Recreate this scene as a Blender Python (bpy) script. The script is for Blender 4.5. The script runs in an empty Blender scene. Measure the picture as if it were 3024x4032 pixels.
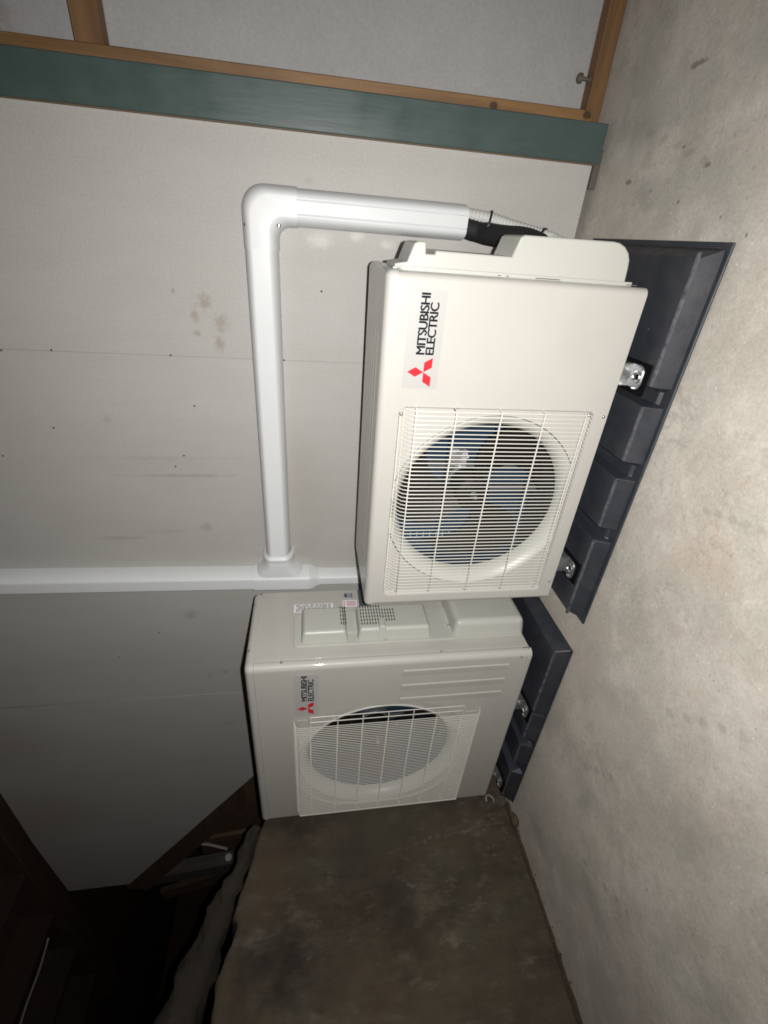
import bpy, bmesh, math, random
from mathutils import Vector, Matrix, noise as mnoise

random.seed(7)
scene = bpy.context.scene
COL = scene.collection

# ------------------------------------------------------------------ camera, world, light, exposure
CAM = Vector((0.851, -1.486, 0.791))
right = Vector((0.857, 0.516, -0.010)); fwd = Vector((-0.511, 0.845, -0.155))
up = right.cross(fwd).normalized(); right = fwd.cross(up).normalized(); fwd = fwd.normalized()
cam_d = bpy.data.cameras.new('camera')
cam_d.sensor_fit = 'AUTO'; cam_d.sensor_width = 36.0; cam_d.lens = 36.0 * 1819.36 / 4032.0
cam_d.clip_start = 0.02; cam_d.clip_end = 100
cam = bpy.data.objects.new('camera', cam_d); COL.objects.link(cam)
cx, cy, cz = -up, right, -fwd            # the phone is held turned: picture-up is the room's right
cam.matrix_world = Matrix(((cx.x, cy.x, cz.x, CAM.x), (cx.y, cy.y, cz.y, CAM.y), (cx.z, cy.z, cz.z, CAM.z), (0, 0, 0, 1)))
scene.camera = cam

world = bpy.data.worlds.new('World'); scene.world = world; world.use_nodes = True
wn = world.node_tree.nodes; wn.clear()
sky = wn.new('ShaderNodeTexSky'); sky.sky_type = 'NISHITA'; sky.sun_disc = False
sky.sun_elevation = math.radians(4); sky.sun_rotation = math.radians(180)
bg = wn.new('ShaderNodeBackground'); bg.inputs['Strength'].default_value = 0.0012
wo = wn.new('ShaderNodeOutputWorld')
world.node_tree.links.new(sky.outputs[0], bg.inputs[0]); world.node_tree.links.new(bg.outputs[0], wo.inputs[0])

fl = bpy.data.lights.new('phone_flash', 'SPOT'); fl.energy = 106.0; fl.shadow_soft_size = 0.006; fl.spot_size = math.radians(166); fl.spot_blend = 1.0
fl.color = (1.0, 0.975, 0.945)
flo = bpy.data.objects.new('phone_flash', fl); COL.objects.link(flo)
flo.matrix_world = cam.matrix_world.copy(); flo.location = CAM - up * 0.040 - fwd * 0.005 + right * 0.004

scene.view_settings.view_transform = 'Standard'; scene.view_settings.look = 'None'
scene.view_settings.exposure = 0.0; scene.view_settings.gamma = 1.0
scene.view_settings.use_curve_mapping = False
scene.render.engine = 'CYCLES'
scene.cycles.use_denoising = True
scene.cycles.sample_clamp_indirect = 6.0
scene.cycles.max_bounces = 8; scene.cycles.blur_glossy = 0.05; scene.cycles.filter_width = 1.75

# ------------------------------------------------------------------ materials
class NT:
    def __init__(s, name):
        s.m = bpy.data.materials.new(name); s.m.use_nodes = True
        s.t = s.m.node_tree; s.n = s.t.nodes; s.l = s.t.links
        s.b = s.n['Principled BSDF']; s.tc = s.n.new('ShaderNodeTexCoord'); s.co = s.tc.outputs['Object']
    def set(s, k, v):
        i = s.b.inputs[k]
        if hasattr(v, 'is_output') or isinstance(v, bpy.types.NodeSocket): s.l.new(v, i)
        else: i.default_value = v
    def val(s, sock, v):
        if isinstance(v, bpy.types.NodeSocket): s.l.new(v, sock)
        else: sock.default_value = v
    def noise(s, scale, detail=4, rough=.55, vec=None, dist=0, out='Fac'):
        n = s.n.new('ShaderNodeTexNoise'); n.inputs['Scale'].default_value = scale
        n.inputs['Detail'].default_value = detail; n.inputs['Roughness'].default_value = rough
        n.inputs['Distortion'].default_value = dist
        s.l.new(vec or s.co, n.inputs['Vector']); return n.outputs[out]
    def mapv(s, scale, loc=(0, 0, 0), rot=(0, 0, 0)):
        n = s.n.new('ShaderNodeMapping'); n.inputs['Scale'].default_value = scale
        n.inputs['Location'].default_value = loc; n.inputs['Rotation'].default_value = rot
        s.l.new(s.co, n.inputs['Vector']); return n.outputs[0]
    def ramp(s, fac, stops):
        n = s.n.new('ShaderNodeValToRGB'); cr = n.color_ramp
        while len(cr.elements) < len(stops): cr.elements.new(.5)
        for e, (p, c) in zip(cr.elements, stops):
            e.position = p; e.color = (c, c, c, 1) if not hasattr(c, '__len__') else (*c, 1)
        s.l.new(fac, n.inputs[0]); return n.outputs[0]
    def mix(s, fac, a, b, mode='MIX'):
        n = s.n.new('ShaderNodeMix'); n.data_type = 'RGBA'; n.blend_type = mode
        s.val(n.inputs[0], fac)
        for i, v in ((6, a), (7, b)):
            if isinstance(v, bpy.types.NodeSocket): s.l.new(v, n.inputs[i])
            else: n.inputs[i].default_value = (*v, 1)
        return n.outputs[2]
    def math(s, op, a, b=0.0, c=None):
        n = s.n.new('ShaderNodeMath'); n.operation = op
        s.val(n.inputs[0], a); s.val(n.inputs[1], b)
        if c is not None: s.val(n.inputs[2], c)
        return n.outputs[0]
    def bump(s, h, strength=.2, dist=.002):
        n = s.n.new('ShaderNodeBump'); n.inputs['Strength'].default_value = strength
        n.inputs['Distance'].default_value = dist; s.l.new(h, n.inputs['Height'])
        s.l.new(n.outputs[0], s.b.inputs['Normal'])
    def spot(s, c, r, soft=.5, warp=None, wamt=.5):
        """soft elliptical mask around c (object coordinates), edge broken by a noise"""
        v = s.n.new('ShaderNodeVectorMath'); v.operation = 'SUBTRACT'; s.l.new(s.co, v.inputs[0]); v.inputs[1].default_value = c
        d = s.n.new('ShaderNodeVectorMath'); d.operation = 'DIVIDE'; s.l.new(v.outputs[0], d.inputs[0]); d.inputs[1].default_value = r
        ln = s.n.new('ShaderNodeVectorMath'); ln.operation = 'LENGTH'; s.l.new(d.outputs[0], ln.inputs[0])
        x = ln.outputs['Value']
        if warp is not None: x = s.math('ADD', x, s.math('MULTIPLY', s.math('SUBTRACT', warp, .5), wamt * 2))
        m = s.n.new('ShaderNodeMapRange'); m.interpolation_type = 'SMOOTHSTEP'
        m.inputs['From Min'].default_value = 1.0; m.inputs['From Max'].default_value = 1.0 - soft
        s.l.new(x, m.inputs['Value']); return m.outputs[0]

def simple(name, col, rough=.5, metal=0.0, bump=None, var=.0, spec=None):
    k = NT(name)
    if var:
        f = k.noise(9, 5); c = k.mix(f, tuple(x * (1 - var) for x in col), tuple(min(1, x * (1 + var)) for x in col))
        k.set('Base Color', c)
    else: k.set('Base Color', (*col, 1))
    k.set('Roughness', rough); k.set('Metallic', metal)
    if spec is not None: k.set('Specular IOR Level', spec)
    if bump: k.bump(k.noise(bump[0], 3), bump[1], bump[2])
    return k.m

def mat_cream():
    k = NT('cream_powder_coat')
    f = k.noise(5, 5); c = k.mix(f, (.392, .380, .352), (.418, .406, .377))
    d = k.ramp(k.noise(2.2, 6, .65), [(.0, 0), (.62, 0), (.8, 1)])
    c = k.mix(k.math('MULTIPLY', d, .14), c, (.24, .215, .18)); d2 = k.ramp(k.noise(1.0, 5, .7, k.mapv((30, 30, 5))), [(.6, 0), (.74, 1)]); c = k.mix(k.math('MULTIPLY', d2, .07), c, (.22, .20, .17))
    k.set('Base Color', c); k.set('Specular IOR Level', .32); k.set('Roughness', k.ramp(k.noise(14, 4), [(.3, .40), (.7, .52)]))
    k.set('Coat Weight', .6); k.set('Coat Roughness', .05); k.bump(k.noise(420, 2), .012, .0006); return k.m
def mat_plastic_cover():
    k = NT('cream_cover_plastic')
    f = k.noise(7, 5); c = k.mix(f, (.395, .40, .362), (.425, .43, .392))
    k.set('Base Color', c); k.set('Roughness', .38); k.bump(k.noise(600, 2), .08, .0006); return k.m
def mat_pvc():
    k = NT('white_pvc')
    f = k.noise(6, 5); c = k.mix(f, (.66, .68, .69), (.70, .715, .72))
    d = k.ramp(k.noise(30, 6, .7), [(.0, 0), (.68, 0), (.8, 1)])
    c = k.mix(k.math('MULTIPLY', d, .10), c, (.35, .33, .30))
    k.set('Base Color', c); k.set('Specular IOR Level', .38); k.set('Roughness', k.ramp(k.noise(20, 4), [(.3, .38), (.7, .48)])); k.bump(k.noise(60, 3), .04, .001); return k.m
def mat_black_plastic():
    k = NT('black_recycled_plastic')
    f = k.noise(16, 6, .6); c = k.mix(f, (.017, .019, .025), (.029, .032, .040))
    dust = k.ramp(k.noise(7, 8, .7), [(.0, 0), (.5, 0), (.75, 1)])
    c = k.mix(k.math('MULTIPLY', dust, .5), c, (.060, .060, .060))
    speck = k.ramp(k.noise(170, 2, .5), [(.0, 0), (.74, 0), (.78, 1)])
    c = k.mix(k.math('MULTIPLY', speck, .35), c, (.3, .3, .3))
    k.set('Base Color', c); k.set('Roughness', k.ramp(k.noise(25, 5), [(.3, .38), (.7, .6)])); k.bump(k.noise(140, 4), .25, .001); return k.m
def mat_scuff():
    k = NT('scuffed_plastic_edge')
    f = k.ramp(k.noise(45, 6, .75), [(.35, (.02, .022, .03)), (.6, (.075, .078, .085)), (.75, (.16, .16, .165))])
    k.set('Base Color', f); k.set('Roughness', .7); return k.m
def mat_lining():
    k = NT('fibre_cement_board')
    big = k.noise(1.6, 6, .6); c = k.mix(k.ramp(big, [(.3, 0), (.7, 1)]), (.395, .388, .368), (.46, .453, .432))
    cl = k.ramp(k.noise(4.5, 7, .65, k.mapv((1, 1, .35))), [(.35, 0), (.75, 1)])
    c = k.mix(k.math('MULTIPLY', cl, .5), c, (.36, .345, .31))
    st = k.ramp(k.noise(1.0, 7, .68, k.mapv((16, 16, 2.2)), .4), [(.35, 0), (.7, 1)]); c = k.mix(k.math('MULTIPLY', st, .35), c, (.345, .332, .302))
    fine = k.noise(170, 3, .6); c = k.mix(.28, c, k.ramp(fine, [(.3, (.33, .325, .31)), (.7, (.53, .523, .50))]), 'MIX')
    wv = k.noise(26, 6, .7); wv2 = k.noise(9, 5, .6)
    def dab(cc, rr, col, amt, soft=.5, w=wv, wa=.9):
        nonlocal c
        c = k.mix(k.math('MULTIPLY', k.spot(cc, rr, soft, w, wa), amt), c, col)
    # boot / hand marks
    for cc, rr in (((.655, 0, 1.085), (.030, .05, .028)), ((.60, 0, 1.045), (.035, .05, .028)), ((.545, 0, 1.055), (.035, .05, .022)),
                   ((.615, 0, 1.115), (.034, .05, .015)), ((.57, 0, 1.115), (.014, .05, .013)), ((.68, 0, 1.165), (.010, .05, .008))):
        dab(cc, rr, (.235, .185, .135), .5, .9, k.noise(75, 4, .7), 1.2)
    # dark scrapes and smudges (vertical)
    for cc, rr, a in (((.105, 0, 1.22), (.008, .05, .24), .55), ((.17, 0, 1.3), (.010, .05, .45), .18), ((-.145, 0, 1.47), (.012, .05, .12), .45),
                      ((-.12, 0, 1.30), (.012, .05, .10), .25), ((-.105, 0, 1.17), (.025, .05, .03), .5), ((-.53, 0, 1.28), (.035, .05, .035), .45),
                      ((-.88, 0, 1.18), (.020, .05, .022), .5), ((-.90, 0, 1.25), (.022, .05, .02), .4), ((.30, 0, 1.42), (.02, .05, .02), .3),
                      ((.96, 0, .79), (.015, .05, .02), .3), ((.93, 0, .66), (.004, .05, .04), .4), ((-1.25, 0, 1.2), (.01, .05, .05), .5)):
        dab(cc, rr, (.13, .12, .105), a * .55, .9, wv, 1.0)
    # brown damp towards the far end
    for cc, rr, a in (((-1.9, 0, 2.2), (.35, .2, .35), .22), ((-1.3, 0, 2.25), (.25, .2, .4), .16), ((.0, 0, .85), (.4, .1, .2), .16), ((.9, 0, .2), (.25, .1, .25), .12)):
        dab(cc, rr, (.22, .15, .10), a, .9, wv2, .4)
    # pale smears by the drop duct
    for cc, rr in (((.83, 0, .76), (.025, .05, .05)), ((.845, 0, .66), (.02, .05, .03)), ((.83, 0, .57), (.016, .05, .03))):
        dab(cc, rr, (.62, .61, .58), .5, .8, k.noise(40, 5, .7), .8)
    k.set('Base Color', c); k.set('Roughness', .62)
    h = k.math('ADD', k.math('MULTIPLY', k.noise(95, 4, .6), .7), k.math('MULTIPLY', fine, .5))
    k.bump(h, .22, .0012); return k.m
def mat_floor():
    k = NT('worn_concrete')
    a = k.noise(2.1, 8, .62); c = k.mix(k.ramp(a, [(.3, 0), (.7, 1)]), (.405, .368, .318), (.52, .485, .432))
    b = k.ramp(k.noise(5.2, 10, .74), [(.46, 0), (.62, 1)]); c = k.mix(k.math('MULTIPLY', b, .62), c, (.335, .29, .24))
    gr = k.ramp(k.noise(3.1, 8, .68, k.mapv((1, 1, 1), (2, 9, 0))), [(.47, 0), (.60, 1)]); c = k.mix(k.math('MULTIPLY', gr, .68), c, (.315, .312, .27))
    b3 = k.ramp(k.noise(6.2, 9, .7, k.mapv((1, 1, 1), (5, 5, 0))), [(.5, 0), (.64, 1)]); c = k.mix(k.math('MULTIPLY', b3, .5), c, (.595, .562, .51))
    rust = k.ramp(k.noise(3.4, 7, .66, k.mapv((1, 1, 1), (9, 1, 0))), [(.55, 0), (.66, 1)]); c = k.mix(k.math('MULTIPLY', rust, .45), c, (.44, .33, .25))
    b2 = k.ramp(k.noise(38, 8, .75), [(.42, 0), (.66, 1)]); c = k.mix(k.math('MULTIPLY', b2, .42), c, (.335, .305, .27))
    gt = k.noise(150, 4, .7); c = k.mix(.15, c, k.ramp(gt, [(.32, (.20, .18, .15)), (.68, (.70, .665, .61))]))
    pt = k.ramp(k.noise(85, 3, .6, k.mapv((1, 1, 1), (6, 2, 0))), [(.0, 1), (.27, 1), (.31, 0)]); c = k.mix(k.math('MULTIPLY', pt, .6), c, (.16, .14, .12))
    cr = k.ramp(k.noise(5.5, 6, .6, k.mapv((1, 1, 1), (7, 3, 0)), 1.2), [(.485, 0), (.4985, 1), (.5015, 1), (.515, 0)]); cz = k.ramp(k.noise(1.7, 2, .5, k.mapv((1, 1, 1), (8, 8, 0))), [(.55, 0), (.64, 1)]); c = k.mix(k.math('MULTIPLY', k.math('MULTIPLY', cr, cz), .35), c, (.2, .18, .155))
    sp = k.ramp(k.noise(60, 4, .7), [(.0, 1), (.33, 1), (.38, 0)]); c = k.mix(k.math('MULTIPLY', sp, .35), c, (.22, .19, .155))
    sl = k.ramp(k.noise(110, 3, .6), [(.66, 0), (.74, 1)]); c = k.mix(k.math('MULTIPLY', sl, .45), c, (.72, .70, .66))
    wv = k.noise(32, 6, .7)
    def dab(x, y, rx, ry, col, amt, soft=.6, w=.9):
        nonlocal c
        c = k.mix(k.math('MULTIPLY', k.spot((x, y, 0), (rx, ry, .2), soft, wv, w), amt), c, col)
    for x, y, rx, ry in DARK_SPOTS: dab(x, y, rx * .62, ry * .62, (.17, .145, .115), .8, .6, 1.6)
    for x, y, rx, ry in GREY_SPOTS: dab(x, y, rx, ry, (.27, .265, .23), .6, 1.0, .8)
    for p_, q_, w_ in (((-.02, -.93), (.10, -1.06), .004), ((-.45, -.80), (-.36, -.88), .003), ((.42, -.78), (.45, -.90), .003), ((-.70, -.95), (-.60, -1.10), .004), ((1.10, -.20), (1.03, -.42), .003)):
        for t_ in (0, .25, .5, .75, 1): dab(p_[0] + (q_[0] - p_[0]) * t_, p_[1] + (q_[1] - p_[1]) * t_, .006 + w_ * 2, .018, (.20, .185, .155), .35, .8, 1.4)
    k.set('Base Color', c); k.set('Roughness', k.ramp(a, [(.3, .62), (.7, .85)]))
    h = k.math('ADD', k.math('MULTIPLY', k.noise(38, 8, .75), 1.0), k.math('MULTIPLY', gt, .5))
    k.bump(h, .42, .003); return k.m
DARK_SPOTS = [(1.02, -.43, .012, .026), (.985, -.27, .012, .016), (1.1, -.62, .010, .008), (1.0, -.745, .009, .018), (1.01, -.17, .010, .03),
              (1.2, -.30, .010, .05), (.93, -.52, .008, .006), (.9, -.6, .008, .006), (.96, -.38, .007, .006), (1.06, -.34, .006, .010)]
GREY_SPOTS = [(1.12, -.12, .05, .22), (1.2, -.5, .12, .16), (.98, -.25, .06, .08), (-.55, -.85, .10, .06), (-.75, -1.0, .06, .12), (-.2, -1.1, .12, .1), (-.95, -.75, .05, .12), (.75, -.85, .10, .07), (.45, -1.1, .1, .12)]
def mat_timber(name, dark, light, axis=2, scale=1.0, rough=.55, knots=()):
    k = NT(name)
    sc = [38 * scale] * 3; sc[axis] = 1.6
    g = k.noise(1.0, 6, .65, k.mapv(tuple(sc)), .6)
    c = k.ramp(g, [(.25, dark), (.5, tuple((a + b) / 2 for a, b in zip(dark, light))), (.75, light)])
    kn = k.ramp(k.noise(3.0, 2, .4, k.mapv((6, 6, 2.2) if axis == 2 else (2.2, 6, 6))), [(.68, 0), (.76, 1)])
    c = k.mix(k.math('MULTIPLY', kn, .7), c, tuple(x * .35 for x in dark))
    for kc in knots: c = k.mix(k.math('MULTIPLY', k.spot(kc, (.012, .03, .016), .5, k.noise(30, 3), .4), .85), c, tuple(x * .3 for x in dark))
    k.set('Base Color', c); k.set('Roughness', rough); k.bump(g, .25, .0015); return k.m
def mat_green():
    k = NT('green_gloss_paint')
    f = k.noise(6, 6, .6, k.mapv((3, 3, .8))); c = k.mix(f, (.042, .067, .063), (.062, .092, .086))
    w = k.ramp(k.noise(22, 7, .75), [(.62, 0), (.72, 1)]); c = k.mix(k.math('MULTIPLY', w, .5), c, (.022, .035, .033))
    w2 = k.ramp(k.noise(14, 7, .7, k.mapv((2, 2, .7), (3, 3, 3))), [(.6, 0), (.75, 1)]); c = k.mix(k.math('MULTIPLY', w2, .3), c, (.11, .14, .14))
    k.set('Base Color', c); k.set('Roughness', k.ramp(k.noise(11, 5), [(.3, .30), (.7, .5)])); k.bump(k.noise(8, 4, .5, k.mapv((9, 9, 1))), .18, .002); return k.m
def mat_backing():
    k = NT('back_sheet_fibre_cement')
    c = k.mix(k.ramp(k.noise(3, 7, .65), [(.3, 0), (.7, 1)]), (.30, .298, .298), (.375, .372, .37))
    f = k.noise(120, 4, .65); c = k.mix(.24, c, k.ramp(f, [(.3, (.23, .228, .225)), (.7, (.46, .452, .445))]))
    st = k.ramp(k.noise(4.5, 6, .65, k.mapv((1, 1, 1), (0, 5, 2))), [(.5, 0), (.72, 1)])
    up_ = k.spot((1.30, .1, 1.47), (.22, .3, .16), .4, k.noise(9, 5), .3)
    c = k.mix(k.math('MULTIPLY', k.math('MULTIPLY', st, up_), .8), c, (.17, .12, .085))
    k.set('Base Color', c); k.set('Roughness', .85); k.bump(f, .2, .0015); return k.m
def mat_dirt(name, a, b, pale, amt=.5, bs=.5):
    k = NT(name)
    c = k.mix(k.ramp(k.noise(4, 9, .68), [(.3, 0), (.7, 1)]), a, b)
    g = k.ramp(k.noise(3.1, 7, .65, k.mapv((1, 1, 1), (4, 2, 9))), [(.5, 0), (.7, 1)]); c = k.mix(k.math('MULTIPLY', g, .5), c, tuple(x * .55 for x in a))
    p = k.ramp(k.noise(13, 7, .7, k.mapv((1, 1, .55))), [(.58, 0), (.68, 1)]); c = k.mix(k.math('MULTIPLY', p, amt), c, pale)
    r = k.ramp(k.noise(2.4, 5, .6, k.mapv((1, 1, 1), (7, 5, 1))), [(.62, 0), (.75, 1)]); c = k.mix(k.math('MULTIPLY', r, .5), c, (.13, .052, .018))
    if amt > .42:
        zone = k.ramp(k.noise(2.4, 3, .5, k.mapv((1, 1, 1), (11, 4, 2))), [(.42, 0), (.6, 1)])
        for sc_, of, lo in (((9, 9, 4.5), (2, 3, 1), .55), ((22, 22, 9), (7, 3, 5), .58)):
            sm = k.ramp(k.noise(1.0, 8, .72, k.mapv(sc_, of), .3), [(lo, 0), (lo + .14, 1)]); c = k.mix(k.math('MULTIPLY', k.math('MULTIPLY', sm, zone), .45), c, pale)
        zn = k.spot((-1.15, -.72, .28), (.3, .34, .36), .6, k.noise(5, 5), .4); fk = k.ramp(k.noise(1.0, 6, .7, k.mapv((30, 34, 13), (4, 4, 4)), .3), [(.58, 0), (.68, 1)]); c = k.mix(k.math('MULTIPLY', k.math('MULTIPLY', fk, zn), .75), c, (.21, .195, .165))
        st_ = k.ramp(k.noise(1.0, 8, .74, k.mapv((7, 26, 5), (1, 2, 5)), .5), [(.42, 0), (.66, 1)]); c = k.mix(k.math('MULTIPLY', st_, .45), c, (.092, .075, .053))
        br = k.ramp(k.noise(2.7, 7, .65, k.mapv((1, 1, 1), (3, 9, 4))), [(.45, 0), (.68, 1)]); c = k.mix(k.math('MULTIPLY', br, .6), c, (.066, .042, .023))
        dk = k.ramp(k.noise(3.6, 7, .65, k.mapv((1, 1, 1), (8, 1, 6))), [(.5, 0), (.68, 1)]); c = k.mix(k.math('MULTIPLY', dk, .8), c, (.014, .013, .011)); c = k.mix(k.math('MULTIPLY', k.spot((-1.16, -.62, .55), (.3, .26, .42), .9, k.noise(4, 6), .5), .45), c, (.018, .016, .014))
        ol = k.ramp(k.noise(3.3, 5, .6, k.mapv((1, 1, 1), (2, 8, 5))), [(.5, 0), (.7, 1)]); c = k.mix(k.math('MULTIPLY', ol, .5), c, (.055, .056, .035))
    k.set('Base Color', c); k.set('Roughness', .9)
    k.bump(k.math('ADD', k.noise(18, 9, .72), k.math('MULTIPLY', k.noise(75, 5, .7), .4)), bs, .012); return k.m
def mat_fins():
    k = NT('blue_coil_fins')
    n = k.n.new('ShaderNodeTexWave'); n.wave_type = 'BANDS'; n.bands_direction = 'X'; n.inputs['Scale'].default_value = 130; n.inputs['Distortion'].default_value = .3
    k.l.new(k.co, n.inputs['Vector'])
    c = k.mix(k.noise(5, 4), (.013, .038, .082), (.025, .070, .130))
    k.set('Base Color', c); k.set('Metallic', .35); k.set('Roughness', .4); k.bump(n.outputs['Fac'], .6, .002); return k.m

M = dict(
    cream=mat_cream(), cover=mat_plastic_cover(), pvc=mat_pvc(), slab=mat_black_plastic(), scuff=mat_scuff(), lining=mat_lining(), floor=mat_floor(),
    pine=mat_timber('orange_pine', (.085, .042, .014), (.275, .150, .056), 2, .6, .55, ((1.163, .012, .062), (1.158, .012, .32))), pine_h=mat_timber('orange_pine_plate', (.07, .034, .013), (.235, .125, .048), 0, .6),
    old=mat_timber('old_brown_timber', (.035, .018, .010), (.085, .048, .028), 0, .6, .8), grey_wood=mat_timber('grey_weathered_timber', (.04, .038, .034), (.085, .08, .07), 2, .7, .8),
    darkwood=mat_timber('grey_brown_offcut', (.055, .045, .045), (.11, .095, .09), 0, .8, .8),
    scrap=mat_timber('scrap_brown_timber', (.045, .026, .016), (.12, .075, .045), 2, .6, .8),
    foot_shade=simple('recess_shade_black', (.0025, .0025, .003), .9, 0, None, 0, .1),  # near-black that paints the shade of the slab recess at the feet
    joist=mat_timber('dark_joist_timber', (.016, .009, .006), (.04, .024, .015), 1, .6, .85),
    green=mat_green(), backing=mat_backing(),
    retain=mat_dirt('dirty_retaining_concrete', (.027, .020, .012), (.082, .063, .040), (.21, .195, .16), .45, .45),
    soil=mat_dirt('dry_brown_soil', (.04, .026, .017), (.07, .048, .03), (.10, .08, .06), .3, .8),
    tarp=mat_dirt('dusty_rolled_sheet', (.016, .0125, .008), (.030, .024, .016), (.05, .044, .034), .4, .7),
    steel=simple('zinc_plated_steel', (.42, .43, .43), .33, .88, (30, .08, .002), .15), screw=simple('screw_steel', (.5, .5, .5), .3, 1.0),
    black=simple('black_foam_insulation', (.006, .006, .007), .75, 0, (160, .5, .002), .3), tie=simple('black_nylon_tie', (.01, .01, .012), .35),
    conduit=simple('grey_corrugated_plastic', (.52, .52, .50), .42, 0, None, .06), dark=simple('dark_fan_plastic', (.0045, .0038, .0036), .6, 0, None, .1, .25),
    interior=simple('dark_inner_metal', (.02, .02, .022), .6), motor=simple('silver_motor_foil', (.38, .38, .40), .35, .6, (35, .6, .01), .1), galv=simple('galvanised_bracket', (.10, .11, .12), .45, .3, None, .1),
    fins=mat_fins(), badge=simple('silver_grey_badge', (.35, .347, .335), .45, 0.0), ink=simple('black_ink', (.006, .0055, .009), .6, 0, None, 0, .12), red=simple('red_ink', (.46, .016, .026), .5, 0, None, 0, .2),
    sticker=simple('grey_label_film', (.33, .36, .38), .35), sticker_w=simple('white_label_film', (.70, .70, .69), .4), ink_g=simple('grey_ink', (.06, .07, .085), .5), ink_p=simple('pink_ink', (.42, .16, .24), .5),
    nail=simple('rusty_nail', (.085, .075, .065), .7, .1), pin=simple('tube_end_glint', (.35, .62, .70), .35, .2), dull=simple('dull_bolt', (.16, .145, .115), .55, .5, (60, .3, .002), .2), gap=simple('dark_joint', (.11, .105, .095), .9),  # pin: coil tube ends, their bluish glint put into the colour
    whitepipe=simple('white_pipe_dusty', (.34, .32, .31), .5, 0, None, .1), leaf=simple('pale_debris', (.20, .185, .155), .8, 0, None, .3), wirecoat=simple('cream_wire_coating', (.56, .55, .50), .32), cable=simple('pale_cable', (.30, .27, .25), .6),
)

# ------------------------------------------------------------------ mesh helpers
SC = [1.0]      # metres per drawing unit of the thing being built
def finish(name, bm, mat, parent=None, smooth=35, bevel=None, kind=None, mats=None):
    me = bpy.data.meshes.new(name)
    bmesh.ops.recalc_face_normals(bm, faces=bm.faces[:])
    bm.to_mesh(me); bm.free()
    if SC[0] != 1.0: me.transform(Matrix.Scale(SC[0], 4))
    return link(name, me, mat, parent, smooth, bevel, kind, mats)
def link(name, me, mat, parent=None, smooth=35, bevel=None, kind=None, mats=None):
    o = bpy.data.objects.new(name, me); COL.objects.link(o)
    if mats:
        for x in mats: me.materials.append(x)
    elif not me.materials: me.materials.append(mat)
    if smooth:
        for p in me.polygons: p.use_smooth = True
        me.set_sharp_from_angle(angle=math.radians(smooth))
    if bevel:
        b = o.modifiers.new('bevel', 'BEVEL'); b.width = bevel[0] * SC[0]; b.segments = bevel[1]; b.limit_method = 'ANGLE'; b.angle_limit = math.radians(40); b.harden_normals = False
    if smooth and smooth < 70 and name != 'wire':
        w = o.modifiers.new('weighted', 'WEIGHTED_NORMAL'); w.keep_sharp = True; w.weight = 60
    if parent: o.parent = parent
    if kind: o['kind'] = kind
    return o
def again(o, parent, mat4=None):
    c = o.copy(); COL.objects.link(c); c.parent = parent
    if mat4 is not None: c.matrix_basis = mat4
    return c
def thing(name, label, cat, loc=(0, 0, 0), group=None):
    o = bpy.data.objects.new(name, None); COL.objects.link(o); o.location = loc; o.empty_display_size = .1
    return tag(o, label, cat, group)
def tag(o, label, cat, group=None):
    o['label'] = label; o['category'] = cat
    if group: o['group'] = group
    return o
def box(bm, x0, x1, y0, y1, z0, z1):
    v = [bm.verts.new(p) for p in ((x0, y0, z0), (x1, y0, z0), (x1, y1, z0), (x0, y1, z0), (x0, y0, z1), (x1, y0, z1), (x1, y1, z1), (x0, y1, z1))]
    for f in ((0, 3, 2, 1), (4, 5, 6, 7), (0, 1, 5, 4), (1, 2, 6, 5), (2, 3, 7, 6), (3, 0, 4, 7)): bm.faces.new([v[i] for i in f])
    return v
def bx(*a):
    bm = bmesh.new(); box(bm, *a); return bm
def strip(bm, A, B, closed=True):
    """quads between two rows of points"""
    va = [bm.verts.new(p) for p in A]; vb = [bm.verts.new(p) for p in B]
    n = len(A)
    for i in range(n if closed else n - 1):
        j = (i + 1) % n; bm.faces.new((va[i], va[j], vb[j], vb[i]))
    return va, vb
def loft(bm, rows, closed=True, cap0=False, cap1=False):
    vr = [[bm.verts.new(p) for p in r] for r in rows]; n = len(rows[0])
    for a, b in zip(vr, vr[1:]):
        for i in range(n if closed else n - 1):
            j = (i + 1) % n; bm.faces.new((a[i], a[j], b[j], b[i]))
    if cap0: bm.faces.new(vr[0][::-1])
    if cap1: bm.faces.new(vr[-1])
    return vr
def ring(c, n, r, seg=10, ref=None):
    n = n.normalized(); a = n.orthogonal().normalized() if ref is None else (ref - n * ref.dot(n)).normalized(); b = n.cross(a)
    return [c + (a * math.cos(t) + b * math.sin(t)) * r for t in (2 * math.pi * i / seg for i in range(seg))]
def tube(bm, pts, r, seg=8, cap=True, closed=False):
    pts = [Vector(p) for p in pts]; rr = r if hasattr(r, '__len__') else [r] * len(pts)
    t0 = (pts[1] - pts[0]).normalized(); ref = t0.orthogonal()
    rows = []
    for i, p in enumerate(pts):
        a = pts[i - 1] if i else (pts[-1] if closed else p); b = pts[i + 1] if i < len(pts) - 1 else (pts[0] if closed else p)
        t = (b - a).normalized(); ref = (ref - t * ref.dot(t)).normalized()
        rows.append(ring(p, t, rr[i], seg, ref))
    if closed: rows.append(rows[0])
    loft(bm, rows, True, cap and not closed, cap and not closed)
def spline(P, n=8):
    """Catmull-Rom through P"""
    P = [Vector(p) for p in P]; out = []
    for i in range(len(P) - 1):
        a, b, c, d = P[max(i - 1, 0)], P[i], P[i + 1], P[min(i + 2, len(P) - 1)]
        for k in range(n):
            t = k / n
            out.append(.5 * ((2 * b) + (c - a) * t + (2 * a - 5 * b + 4 * c - d) * t * t + (3 * b - a - 3 * c + d) * t ** 3))
    return out + [P[-1]]
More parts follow.
